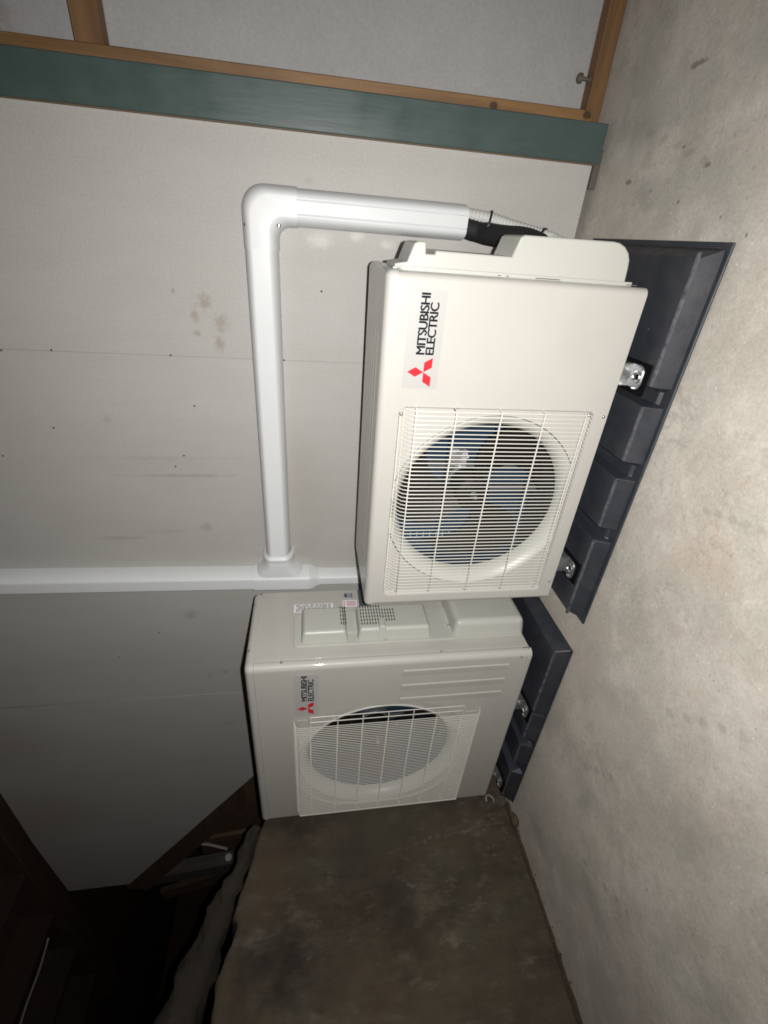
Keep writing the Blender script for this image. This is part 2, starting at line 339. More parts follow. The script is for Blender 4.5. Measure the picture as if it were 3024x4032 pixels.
def rrect(x0, x1, z0, z1, r, n=6):
    out = []
    for cx_, cz_, a0 in ((x1 - r, z1 - r, 0), (x0 + r, z1 - r, 90), (x0 + r, z0 + r, 180), (x1 - r, z0 + r, 270)):
        for i in range(n + 1):
            a = math.radians(a0 + 90 * i / n); out.append((cx_ + r * math.cos(a), cz_ + r * math.sin(a)))
    return out
def circ(cx_, cz_, r, n=72):
    return [(cx_ + r * math.cos(2 * math.pi * i / n), cz_ + r * math.sin(2 * math.pi * i / n)) for i in range(n)]
def flat_mesh(loops, extrude=0.0, bevel=0.0):
    """filled outline with holes, as a mesh in its own XY plane"""
    cu = bpy.data.curves.new('outline', 'CURVE'); cu.dimensions = '2D'; cu.fill_mode = 'BOTH'; cu.extrude = extrude; cu.bevel_depth = bevel; cu.bevel_resolution = 2
    for lp in loops:
        s = cu.splines.new('POLY'); s.points.add(len(lp) - 1); s.use_cyclic_u = True
        for p, q in zip(s.points, lp): p.co = (q[0], q[1], 0, 1)
    o = bpy.data.objects.new('outline', cu); COL.objects.link(o)
    me = bpy.data.meshes.new_from_object(o.evaluated_get(bpy.context.evaluated_depsgraph_get()))
    bpy.data.objects.remove(o); bpy.data.curves.remove(cu); me.materials.clear(); return me
def text_mesh(s, x0, x1, z0, z1, bold=.0):
    """lettering fitted to a rectangle, standing in the XZ plane facing -Y"""
    cu = bpy.data.curves.new('letters', 'FONT'); cu.body = s; cu.size = 1; cu.offset = bold; cu.space_character = .93; cu.resolution_u = 4
    o = bpy.data.objects.new('letters', cu); COL.objects.link(o)
    me = bpy.data.meshes.new_from_object(o.evaluated_get(bpy.context.evaluated_depsgraph_get()))
    bpy.data.objects.remove(o); bpy.data.curves.remove(cu); me.materials.clear()
    xs = [v.co.x for v in me.vertices]; ys = [v.co.y for v in me.vertices]
    ax, bx_, ay, by = min(xs), max(xs), min(ys), max(ys)
    for v in me.vertices:
        v.co = ((x0 + (v.co.x - ax) / (bx_ - ax) * (x1 - x0)), 0, (z0 + (v.co.y - ay) / (by - ay) * (z1 - z0)))
    return me
XZ = Matrix(((1, 0, 0, 0), (0, 0, -1, 0), (0, 1, 0, 0), (0, 0, 0, 1)))      # plane XY -> XZ, front towards -Y
def bm_add(bm, me, mat4=None):
    if mat4 is not None: me.transform(mat4)
    bm.from_mesh(me); bpy.data.meshes.remove(me)

# ------------------------------------------------------------------ the two outdoor units
def fan_blade_bm(R, hub):
    bm = bmesh.new(); nr, na = 7, 12; rows = []
    for i in range(nr + 1):
        r = hub * .9 + (R - hub * .9) * i / nr; u = i / nr; row = []
        span = math.radians(48 + 26 * u); lead = math.radians(10 - 38 * u * u)
        for j in range(na + 1):
            a = lead + span * (j / na - .5); d = .045 * (.5 - j / na) * (1 + .2 * u) + .012 * u
            row.append((r * math.cos(a), d, r * math.sin(a)))
        rows.append(row)
    loft(bm, rows, False)
    back = [[(x, y + .004, z) for x, y, z in row] for row in rows]
    loft(bm, back, False)
    ra = rows[0] + [r[-1] for r in rows[1:]] + rows[-1][::-1][1:] + [r[0] for r in rows[::-1][1:-1]]
    rb = [(x, y + .004, z) for x, y, z in ra]
    strip(bm, ra, rb)
    bmesh.ops.remove_doubles(bm, verts=bm.verts[:], dist=1e-5)
    return bm
def screw_bm(r=.004):
    bm = bmesh.new()
    prof = [(0, -.0032), (r * .55, -.0030), (r * .85, -.0022), (r, -.0008), (r, .0)]
    loft(bm, [[(max(p, 1e-5) * math.cos(2 * math.pi * i / 12), y, max(p, 1e-5) * math.sin(2 * math.pi * i / 12)) for i in range(12)] for p, y in prof])
    box(bm, -r * .6, r * .6, -.0036, -.0028, -.0006, .0006)
    return bm
def lathe_y(bm, cx_, cz_, prof, n=72):
    loft(bm, [[(cx_ + r * math.cos(2 * math.pi * i / n), y, cz_ + r * math.sin(2 * math.pi * i / n)) for i in range(n)] for r, y in prof])

def build_badge(root, x0, x1, z0, z1, ex, ez, s, text):
    y = -.0008
    b = link('badge', None or _plate([rrect(x0, x1, z0, z1, .003)], .0004, y), M['badge'], root, 0)
    bm = bmesh.new()
    for a in (90, 210, 330):
        a = math.radians(a); d = lambda t: (ex + s * math.cos(t), y - .0009, ez + s * math.sin(t))
        p1, p2 = d(a - math.radians(30)), d(a + math.radians(30))
        tip = (ex + s * math.sqrt(3) * math.cos(a), y - .0009, ez + s * math.sqrt(3) * math.sin(a))
        bm.faces.new([bm.verts.new(p) for p in ((ex, y - .0009, ez), p1, tip, p2)])
    finish('emblem', bm, M['red'], b, 0)
    for s_, a_, b_, c_, d_ in text:
        bm = bmesh.new(); e = (d_ - c_) * .046
        for kk, (dx, dz_) in enumerate(((-e, 0), (e, 0), (0, e * .6), (0, -e * .6))):
            bm_add(bm, text_mesh(s_, a_ + e, b_ - e, c_ + e * .6, d_ - e * .6), Matrix.Translation((dx, y - .0009 - .00006 * kk, dz_)))
        me = bpy.data.meshes.new('lettering'); bm.to_mesh(me); bm.free(); me.transform(Matrix.Scale(SC[0], 4))
        link('lettering', me, M['ink'], b, 0)
    return b
def _plate(loops, half, y):
    me = flat_mesh(loops, half); me.transform(XZ); me.transform(Matrix.Translation((0, y, 0))); me.transform(Matrix.Scale(SC[0], 4)); return me

def build_unit(root, W, D, H, lid, r, hole, recess, fan, wires, opts):
    """cabinet, front panel with fan opening, lid, fan, coil, wire guard; drawing units, origin bottom-left-front"""
    Zt = H - lid
    arc = lambda cx_, a0, a1: [(cx_ + r * math.cos(math.radians(a0 + (a1 - a0) * i / 6)), r + r * math.sin(math.radians(a0 + (a1 - a0) * i / 6))) for i in range(7)]
    # cabinet sides and back
    bm = bmesh.new(); seam = opts['seam']; g = .0016
    prof = [(g, seam), (g, D), (W - g, D), (W - g, seam)]
    loft(bm, [[(x, y, z) for x, y in prof] for z in (.004, Zt)], False)
    finish('cabinet', bm, M['cream'], root, 35)
    # front panel : wrap-around sides + face with the opening
    bm = bmesh.new()
    left = [(0, seam - .002)] + arc(r, 180, 270); rightp = arc(W - r, 270, 360) + [(W, seam - .002)]
    for pr in (left, rightp): loft(bm, [[(x, y, z) for x, y in pr] for z in (0, Zt - .0004)], False)
    hole_r = rrect(*hole, opts['hr']); hz = .5 * (hole[2] + hole[3])
    face = flat_mesh([[(r, 0), (W - r, 0), (W - r, Zt - .0004), (r, Zt - .0004)], hole_r], 0); bm_add(bm, face, XZ)
    if recess:
        lip = [(hole[0] + .001, hole[1] - .001, hole[2] + .001, hole[3] - .001), (hole[0] + .003, hole[1] - .003, hole[2] + .003, hole[3] - .003), (hole[0] + .006, hole[1] - .006, hole[2] + .006, hole[3] - .006)]
        rows = [[(x, 0, z) for x, z in hole_r]]
        for (a, b, c, d), y in zip(lip, (.0015, recess - .003, recess)): rows.append([(x, y, z) for x, z in rrect(a, b, c, d, opts['hr'] - .004)])
        loft(bm, rows)
        inner = rrect(*lip[-1], opts['hr'] - .004)
        bm_add(bm, flat_mesh([inner, circ(fan[0], fan[1], fan[2] + .03)], 0), XZ @ Matrix.Translation((0, 0, -recess)))
    # bottom fold
    loft(bm, [[(r, 0, 0), (W - r, 0, 0)], [(r, .012, -.002), (W - r, .012, -.002)]], False)
    bmesh.ops.remove_doubles(bm, verts=bm.verts[:], dist=2e-5)
    finish('front_panel', bm, M['cream'], root, 40)
    # bellmouth
    fx, fz, fr = fan; y0 = recess
    bm = bmesh.new()
    lathe_y(bm, fx, fz, [(fr + .0285, y0 + .004), (fr + .0285, y0 - .002), (fr + .026, y0 - .004), (fr + .019, y0 - .001), (fr + .010, y0 + .008), (fr + .004, y0 + .017), (fr, y0 + .028), (fr, y0 + .038), (fr + .004, y0 + .040), (fr + .03, y0 + .042)])
    finish('fan_shroud', bm, M['cover'], root, 60)
    # lid
    bm = bmesh.new(); v = box(bm, -.002, W + .002, -.002, D + .002, Zt, H)
    vert = [e for e in bm.edges if abs(e.verts[0].co.z - e.verts[1].co.z) > 1e-4]; bmesh.ops.bevel(bm, geom=vert, offset=r, segments=6, affect='EDGES', profile=.5)
    top = [e for e in bm.edges if e.verts[0].co.z > H - 1e-5 and e.verts[1].co.z > H - 1e-5 and len(e.link_faces) == 2 and any(abs(f.normal.z) < .5 for f in e.link_faces)]
    bmesh.ops.bevel(bm, geom=top, offset=min(lid * .8, .014), segments=5, affect='EDGES', profile=.5)
    lid_o = finish('lid', bm, M['cream'], root, 40)
    for yy in opts['ridges']:
        bm = bmesh.new(); prof = [(-.006, 0), (-.0035, .0016), (.0035, .0016), (.006, 0)]
        loft(bm, [[(x, yy + a, H - .0004 + b) for a, b in prof] for x in (.11, W - .11)], False, False, False)
        finish('ridge', bm, M['cream'], lid_o, 60)
    # fan, motor, bracket, coil
    f_o = thing_part('fan', root, (fx, y0 + .075, fz))
    bm = bmesh.new(); lathe_y(bm, 0, 0, [(.0001, -.012), (.03, -.011), (.044, -.004), (.048, .008), (.048, .055)], 32)
    finish('hub', bm, M['dark'], f_o, 40)
    b0 = finish('blade', fan_blade_bm(fr - .006, .048), M['dark'], f_o, 60)
    for kk, a in enumerate(opts['blade']):
        rot = Matrix.Rotation(math.radians(-a), 4, 'Y')
        if kk == 0: b0.matrix_basis = rot
        else: again(b0, f_o, rot)
    bm = bmesh.new(); lathe_y(bm, 0, 0, [(.0001, -.030), (.005, -.029), (.008, -.024), (.008, -.012), (.011, -.011)], 12)
    finish('hub_nut', bm, M['steel'], f_o, 40)
    bm = bmesh.new(); lathe_y(bm, fx, fz, [(.0001, y0 + .13), (.05, y0 + .13), (.055, y0 + .135), (.055, y0 + .17)], 32)
    finish('fan_motor', bm, M['galv'], root, 40)
    bm = bmesh.new()
    for sx in (-.036, .036): box(bm, fx + sx - .007, fx + sx + .007, y0 + .168, y0 + .180, .02, Zt - .02)
    finish('motor_bracket', bm, M['galv'], root, 40, (.001, 1))
    bm = bmesh.new(); box(bm, opts['foil'][0], opts['foil'][1], y0 + .115, y0 + .128, opts['foil'][2], opts['foil'][3])
    bmesh.ops.subdivide_edges(bm, edges=bm.edges[:], cuts=4, use_grid_fill=True)
    for vv in bm.verts: vv.co += Vector((mnoise.noise(vv.co * 60), mnoise.noise(vv.co * 60 + Vector((9, 0, 0))), mnoise.noise(vv.co * 60 + Vector((0, 9, 0))))) * .007
    finish('foil_wrap', bm, M['motor'], root, 60)
    bm = bmesh.new(); P_ = [(.030, seam + .03), (.030, D - .075), (.034, D - .064), (.045, D - .058), (W - .26 * W, D - .058)]; Q_ = [(.008, seam + .03), (.008, D - .07), (.014, D - .045), (.030, D - .032), (W - .26 * W, D - .032)]
    ol = P_ + Q_[::-1]; loft(bm, [[(x, y, z) for x, y in ol] for z in (.015, Zt - .01)], True, True, True)
    finish('coil', bm, M['fins'], root, 0)
    if opts.get('pins'):
        p0 = None
        for i in range(9):
            z = opts['pins'][1] + (opts['pins'][2] - opts['pins'][1]) * i / 8
            m4 = Matrix.Translation(Vector((opts['pins'][0], D - .0585, z)) * SC[0])
            if p0 is None: p0 = finish('coil_pin', bx(-.009, .009, -.002, 0, -.0011, .0011), M['pin'], root, 0); p0.matrix_basis = m4
            else: again(p0, root, m4)
    bm = bmesh.new(); box(bm, W - .255 * W, W - .25 * W, .03, D - .02, .01, Zt - .006); box(bm, .006, W - .01, y0 + .10, D - .06, .006, .012)
    finish('inner_partition', bm, M['interior'], root, 0)
    # wire guard
    guard = thing_part('wire_guard', root, (0, 0, 0))
    for key, paths, rad in wires:
        first = None
        for pth, offs in paths:
            bm = bmesh.new(); tube(bm, pth, rad, 6)
            o = finish('wire', bm, M['wirecoat'], guard, 60)
            for of in offs:
                again(o, guard, Matrix.Translation(Vector(of) * SC[0]))
    # screws
    s0 = None
    for x, z in opts['screws']:
        if s0 is None:
            s0 = finish('screw', screw_bm(), M['screw'], root, 40); s0.location = Vector((x, 0, z)) * SC[0]
        else: again(s0, root, Matrix.Translation(Vector((x, 0, z)) * SC[0]))
    # feet
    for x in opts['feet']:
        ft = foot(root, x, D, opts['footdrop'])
def thing_part(name, parent, loc):
    o = bpy.data.objects.new(name, None); COL.objects.link(o); o.parent = parent; o.location = Vector(loc) * SC[0]; o.empty_display_size = .05; return o
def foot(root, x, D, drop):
    """pressed zinc foot channel under the unit with a rounded, holed tongue at the front"""
    w = .0235; bm = bmesh.new()
    tongue = [(x - w, .05), (x - w, -.012)] + [(x + w * math.copysign(abs(math.cos(t)) ** .62, math.cos(t)), -.012 - .020 * abs(math.sin(t)) ** .62) for t in (math.radians(a) for a in range(190, 351, 10))] + [(x + w, -.012), (x + w, .05)]
    slot = [(x + .0062 * math.cos(t), -.013 + .0075 * math.sin(t)) for t in (2 * math.pi * i / 16 for i in range(16))]
    me = flat_mesh([tongue, slot], .0012)
    bm_add(bm, me, Matrix.Translation((0, 0, -drop + .004)))
    # raised rim round tongue and hole
    rim = [(px * 1.0, py, -drop + .0065) for px, py in tongue[1:-1]]; tube(bm, rim, .0024, 6)
    tube(bm, [(x + .0105 * math.cos(t), -.013 + .0112 * math.sin(t), -drop + .006) for t in (2 * math.pi * i / 16 for i in range(16))], .0022, 6, False, True)
    f = finish('foot', bm, M['steel'], root, 50)
    bm = bmesh.new(); box(bm, x - w, x + w, .006, .012, -drop + .004, -.001); box(bm, x - w, x - w + .003, .012, D - .01, -drop + .003, -.001); box(bm, x + w - .003, x + w, .012, D - .01, -drop + .003, -.001)
    finish('foot_channel', bm, M['steel'], f, 40)
    finish('recess_shade', bx(x - w - .010, x + w + .007, -.041, .10, -drop - .0028, -drop + .0022), M['foot_shade'], f, 0)  # thin black plate drawing the shaded recess round the foot
    return f

# ------------------------------------------------------------------ setting : floor, soil, ceiling
def grid(nx, ny, fn):
    bm = bmesh.new(); rows = [[fn(i / nx, j / ny) for i in range(nx + 1)] for j in range(ny + 1)]; loft(bm, rows, False); return bm
def fl_fn(u, v):
    x = -1.6 + 5.6 * u; y = -4.0 + 4.35 * v
    return (x, y, .0022 * mnoise.noise(Vector((x * 3, y * 3, 0))) - .0015)
o = finish('concrete_floor', grid(70, 60, fl_fn), M['floor'], None, 180, kind='structure')
def bank_fn(u, v):
    x = -1.22 - 5.4 * u; y = -3.6 + 6.8 * v
    z = .93 + .10 * u * 5.4 + .12 * max(0, -y) * .5 + .10 * mnoise.noise(Vector((x * 1.3, y * 1.3, 3))) + .03 * mnoise.noise(Vector((x * 6, y * 6, 5)))
    return (x, y, z)
finish('soil_bank', grid(60, 70, bank_fn), M['soil'], None, 180, kind='structure')
finish('ceiling', bx(-7, 4, -4, 3.2, 2.62, 2.66), M['old'], None, 0, kind='structure')

finish('sky_block_wall', bx(-7.1, 4, 3.2, 3.3, -.2, 2.62), M['old'], None, 0, kind='structure')  # added wall, closes the back so sky light stays off the soil
finish('sky_block_wall', bx(-7.1, -7.0, -4, 3.2, -.2, 2.62), M['old'], None, 0, kind='structure')  # second added wall, shuts out sky light on the left

# ------------------------------------------------------------------ back wall lining
wall = thing('lined_wall', 'grey fibre cement sheet wall behind the two air conditioner units', 'wall', (0, 0, 0))
def sheet(pts):
    me = flat_mesh([pts], .003); me.transform(XZ); me.transform(Matrix.Translation((0, .003, 0))); return link('lining_sheet', me, M['lining'], wall, 0)
g_ = .0003
sheet([(.502 + g_, .020), (1.100, .020), (1.100, 2.335), (.502 + g_, 2.335)])
sheet([(-.41 + g_, .020), (.502 - g_, .020), (.502 - g_, 2.335), (-.41 + g_, 2.335)])
dz = lambda x: 1.084 + (-1.676 - x) * (1.956 - 1.084) / (2.791 - 1.676)
sheet([(-1.024 + .002, .62), (-.41 - g_, .020), (-.41 - g_, 2.335), (-1.024 + .002, 2.335)])
sheet([(-1.024 - .002, .62), (-1.024 - .002, 2.335), (-2.16 + g_, 2.335), (-2.16 + g_, dz(-2.16)), (-1.676, 1.084), (-1.676, .62)])
sheet([(-2.16 - g_, dz(-2.16)), (-2.16 - g_, 2.335), (-2.785, 2.31), (-2.791, 1.956)])
nl = None
for x, z in ((.503, 1.199), (.502, .87), (.179, 1.208), (.139, 1.24), (.35, 1.152), (.701, .756), (.498, 1.651), (.504, 1.521), (.173, 1.749), (.269, 1.578), (.5, 1.9), (-1.03, 1.3), (-1.03, 1.7), (-1.02, 2.05), (-.62, 1.42), (-.75, 1.6)):
    if nl is None:
        bm = bmesh.new(); lathe_y(bm, 0, 0, [(.0001, -.0012), (.0024, -.001), (.0032, 0), (.0032, .002)], 10); nl = finish('nail_head', bm, M['nail'], wall, 40); nl.location = (x, 0, z)
    else: again(nl, wall, Matrix.Translation((x, 0, z)))
# studs behind the lining, seen as the dark backing of the joints
bm = bmesh.new()
for x in (.502, -.41, -1.024, -2.16): box(bm, x - .022, x + .022, .0065, .09, max(.03, dz(x) + .02 if x < -1.6 else .03), 2.33)
finish('wall_stud', bm, M['gap'], wall, 0)

# ------------------------------------------------------------------ corner board, framing, timber offcut
bm = bmesh.new(); box(bm, 1.0585, 1.1455, -.020, -.001, .010, 2.40)
gb = finish('corner_board', bm, M['green'], None, 35, (.0025, 2)); tag(gb, 'dark green painted board standing upright at the edge of the lined wall', 'board')
bm = bmesh.new(); box(bm, 1.0572, 1.0583, -.0185, -.001, .012, 2.40)
finish('raw_edge', bm, M['pine'], gb, 0)
fr = thing('framed_wall', 'orange pine framing in front of a grey sheet, right of the green board', 'wall', (0, 0, 0))
finish('stud', bx(1.115, 1.1735, .012, .10, .046, 2.5), M['pine'], fr, 35, (.002, 1))
finish('bottom_plate', bx(1.110, 3.4, .058, .100, .001, .045), M['pine_h'], fr, 35, (.003, 2))
finish('nogging', bx(1.1745, 3.4, .050, .094, 1.250, 1.312), M['pine_h'], fr, 35, (.002, 1))
finish('backing_sheet', bx(1.05, 3.4, .1015, .108, .03, 2.55), M['backing'], fr, 0)
finish('stud', bx(2.2, 2.25, .058, .099, .046, 1.249), M['pine'], fr, 35, (.002, 1))
bo = thing_part('anchor_bolt', fr, (1.249, .080, .0455))
bm = bmesh.new(); loft(bm, [ring(Vector((0, 0, z)), Vector((0, 0, 1)), r_, 12) for z, r_ in ((0, .011), (.003, .011), (.003, .0045), (.022, .0045), (.022, .011), (.030, .0115), (.034, .008), (.035, .001))])
finish('bolt_shank', bm, M['dull'], bo, 40)
oc = finish('timber_offcut', bx(1.004, 1.092, -.0105, -.0005, .001, .018), M['darkwood'], None, 35, (.001, 1))
tag(oc, 'short dark offcut of timber on the floor under the green board', 'timber')

# ------------------------------------------------------------------ dark far end : retaining wall, planks, post, sheet roll
rw = thing('retaining_wall', 'rough brown dirt-stained concrete retaining wall left of the units', 'wall', (0, 0, 0))
def top_z(y): return .985 + .26 * max(0, -.46 - y) + (.03 * mnoise.noise(Vector((y * 7, 0, 1)))) + (.005 * mnoise.noise(Vector((y * 31, 0, 1)))) - (.022 if y < -.80 else 0)
def rw_fn(u, v):
    y = .02 - 3.9 * u; zt = top_z(y)
    z = -.03 + (zt + .03) * min(1, v / .86); x = -1.130 - .045 * z - .022 * max(0, -.6 - y) * 1.2
    if v > .86: x -= (v - .86) / .14 * .40; z = zt + .03 * (v - .86) / .14 + .004 * mnoise.noise(Vector((x * 30, y * 30, 0)))
    n = .5 * mnoise.noise(Vector((x * 2, y * 3, z * 3))) + .28 * mnoise.noise(Vector((x * 4, y * 9, z * 9))) + .12 * mnoise.noise(Vector((x, y * 26, z * 26)))
    if v <= .86: x += .020 * n
    return (x, y, z)
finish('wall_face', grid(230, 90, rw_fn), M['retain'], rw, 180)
bm = bmesh.new()
pl = lambda t, off: (-1.60 - 1.22 * t + off * .616, 1.025 + .954 * t - off * .788)
for off0, off1 in ((0, .16),):
    p = [pl(-.1, 0.012), pl(1.0, 0.012), pl(1.0, -off1 * -1 + 0), pl(-.1, off1)]
a, b = pl(-.1, .004), pl(1.02, .004); c, d = (b[0] - .616 * .15, b[1] - .788 * .15), (a[0] - .616 * .15, a[1] - .788 * .15)
def slab(pts, y0, y1):
    bm = bmesh.new(); A = [(x, y0, z) for x, z in pts]; B = [(x, y1, z) for x, z in pts]; strip(bm, A, B); bm.faces.new([bm.verts.new(p) for p in A]); bm.faces.new([bm.verts.new(p) for p in B]); bmesh.ops.remove_doubles(bm, verts=bm.verts[:], dist=1e-5); return bm
sp = finish('sloping_plank', slab([a, b, c, d], .008, .050), M['old'], None, 35, (.003, 1)); tag(sp, 'brown plank running diagonally under the cut edge of the wall lining', 'plank')
bb = finish('backing_board', slab([(-1.55, .90), (-1.78, 1.10), (-2.44, 1.50), (-2.64, 1.50), (-2.66, 1.05), (-2.2, .90)], .054, .075), M['old'], None, 0); tag(bb, 'wide dark brown board below the diagonal plank', 'board')
ps = finish('timber_post', slab([(-2.665, 1.0), (-2.800, 1.985), (-2.895, 1.985), (-2.785, 1.0)], .0085, .09), M['grey_wood'], None, 35, (.003, 1)); tag(ps, 'grey weathered timber post standing at the far end of the lining', 'post')
br = finish('bearer', bx(-4.6, 1.6, -.03, .10, 2.42, 2.615), M['old'], None, 35, (.004, 1)); tag(br, 'dark timber bearer running above the wall lining', 'beam')
jo = None
for i, x in enumerate((-1.9, -2.45, -3.0, -3.55, -4.1)):
    if jo is None:
        jo = finish('floor_joist', bx(-.024, .024, -4, -.032, 2.43, 2.619), M['joist'], None, 35, (.003, 1)); jo.location.x = x; q = jo
    else:
        q = jo.copy(); COL.objects.link(q); q.location.x = x
    tag(q, ('dark floor joist overhead nearest the white vertical duct', 'second dark floor joist overhead counting from the white duct', 'third dark floor joist overhead, the one with the pale cable under it', 'fourth dark floor joist overhead counting from the white duct', 'dark floor joist overhead farthest from the white duct')[i], 'joist', 'floor joists overhead')
bm = bmesh.new(); P = spline([(-1.215, -.50, 1.015), (-1.255, -.66, 1.095), (-1.275, -.80, 1.150), (-1.29, -.93, 1.195), (-1.30, -1.08, 1.235), (-1.32, -1.3, 1.30), (-1.36, -1.6, 1.38), (-1.4, -2.0, 1.47)], 22)
R = [.016 + .046 * min(1, i / 72) + .010 * mnoise.noise(Vector((i * .09, 0, 0))) for i in range(len(P))]
tube(bm, P, R, 40)
for v in bm.verts:
    n = mnoise.noise(Vector((v.co.x * 22, v.co.y * 6, v.co.z * 22))) * .014 + mnoise.noise(v.co * 34) * .006; n += abs(mnoise.noise(Vector((v.co.x * 40, v.co.y * 2.5, v.co.z * 40)))) * .016 + abs(mnoise.noise(v.co * 17 + Vector((3, 1, 5)))) * .012 - .006 + mnoise.noise(Vector((v.co.x * 9, v.co.y * 14, v.co.z * 9))) * .012; v.co += Vector((n * .6, 0, n))
rs = finish('rolled_sheet', bm, M['tarp'], None, 180); tag(rs, 'dusty rolled-up sheet lying along the top of the retaining wall', 'rolled sheet')
st0 = None
for i, (p, q, lb) in enumerate((((-2.49, .0, 1.33), (-2.44, .03, 1.56), 'thin pale stick standing in front of the dark brown board'), ((-3.25, -.1, 1.46), (-2.93, -.04, 1.40), 'thin stick leaning on the grey post, upper of the two'), ((-3.05, -.12, 1.33), (-2.92, -.05, 1.38), 'thin stick leaning on the grey post, lower of the two'))):
    bm = bmesh.new(); tube(bm, spline([p, [(a_ + b_) / 2 + .01 for a_, b_ in zip(p, q)], q], 3), .009, 6); t_ = finish('stick', bm, M['cable'], None, 60); tag(t_, lb, 'stick', 'sticks at the far end')
bm = bmesh.new(); tube(bm, [(-2.68, .035, 1.347), (-2.80, .09, 1.347)], .021, 14); wp = finish('pipe_stub', bm, M['whitepipe'], None, 50); tag(wp, 'short white pipe end showing between the board and grey post', 'pipe')
bm = bmesh.new(); tube(bm, spline([(-2.97, -.16, 2.405), (-2.98, -.30, 2.395), (-2.99, -.45, 2.40), (-3.0, -.7, 2.39), (-3.02, -1.0, 2.41)], 5), .006, 6); cb = finish('cable', bm, M['cable'], None, 60); tag(cb, 'pale cable hanging under the dark joists overhead', 'cable')

for i, (pts, y0, y1, lb) in enumerate((([(-2.36, 1.10), (-2.42, 1.52), (-2.47, 1.53), (-2.42, 1.10)], .030, .052, 'narrow upright brown batten in front of the wide dark board'),
        ([(-3.30, 1.20), (-3.62, 1.98), (-3.74, 1.95), (-3.43, 1.18)], .25, .29, 'brown board leaning in the dark void beyond the grey post'),
        ([(-2.95, 1.16), (-3.30, 1.50), (-3.34, 1.45), (-2.99, 1.11)], -.06, -.02, 'short brown batten lying against the foot of the grey post'))):
    tag(finish('scrap_timber', slab(pts, y0, y1), M['scrap'], None, 35, (.002, 1)), lb, 'timber', 'scrap timber at the far end')
# debris at the foot of the retaining wall
bm = bmesh.new()
for i in range(90):
    y = -.50 - 1.6 * random.random() ** 1.6; x = -1.118 - .02 * max(0, -.6 - y) + abs(random.gauss(0, .013)); s = random.uniform(.001, .0042)
    m4 = Matrix.Translation((x, y, s * .6)) @ Matrix.Rotation(random.random() * 6, 4, 'Z') @ Matrix.Diagonal((s * random.uniform(.6, 1.6), s, s * random.uniform(.4, .9), 1))
    bmesh.ops.create_icosphere(bm, subdivisions=1, radius=1, matrix=m4)
n_ = 160
def dirt_row(i):
    y = -.56 - 1.5 * i / n_; w = .006 + .009 * max(-.4, mnoise.noise(Vector((y * 18, 2, 2)))) + .006 * max(0, mnoise.noise(Vector((y * 60, 5, 2)))); xb = -1.135 - .0264 * max(0, -.6 - y)
    return [(xb, y, .014 + .006 * mnoise.noise(Vector((y * 40, 1, 1)))), (xb + .012 + w * .5, y, .006), (xb + .014 + w, y, -.004)]
loft(bm, [dirt_row(i) for i in range(n_ + 1)], False)
finish('soil_crumbs', bm, M['soil'], None, 0, kind='stuff')
def lump(name, c, s, label, cat, mat, seed, group=None):
    bm = bmesh.new(); bmesh.ops.create_icosphere(bm, subdivisions=3, radius=1)
    for v in bm.verts: v.co *= 1 + .45 * mnoise.noise(v.co * 1.3 + Vector((seed, 0, 0))) + .2 * mnoise.noise(v.co * 3.5 + Vector((0, seed, 0)))
    for v in bm.verts: v.co = Vector((v.co.x * s[0], v.co.y * s[1], v.co.z * s[2])) + Vector(c)
    return tag(finish(name, bm, mat, None, 60), label, cat, group)
lump('stone', (-1.088, -.640, .012), (.020, .026, .016), 'small brown stone on the concrete at the foot of the retaining wall', 'stone', M['retain'], 2)
bm = bmesh.new(); ringpts = [(-1.112 + .004 * math.sin(t), -.545 + .017 * math.cos(t), .075 + .017 * math.sin(t)) for t in (math.radians(a) for a in range(-120, 130, 14))]
tube(bm, ringpts, .0045, 8); rg = finish('broken_ring', bm, M['leaf'], None, 60); tag(rg, 'pale broken plastic ring stuck on the brown wall below the rear unit', 'plastic ring')

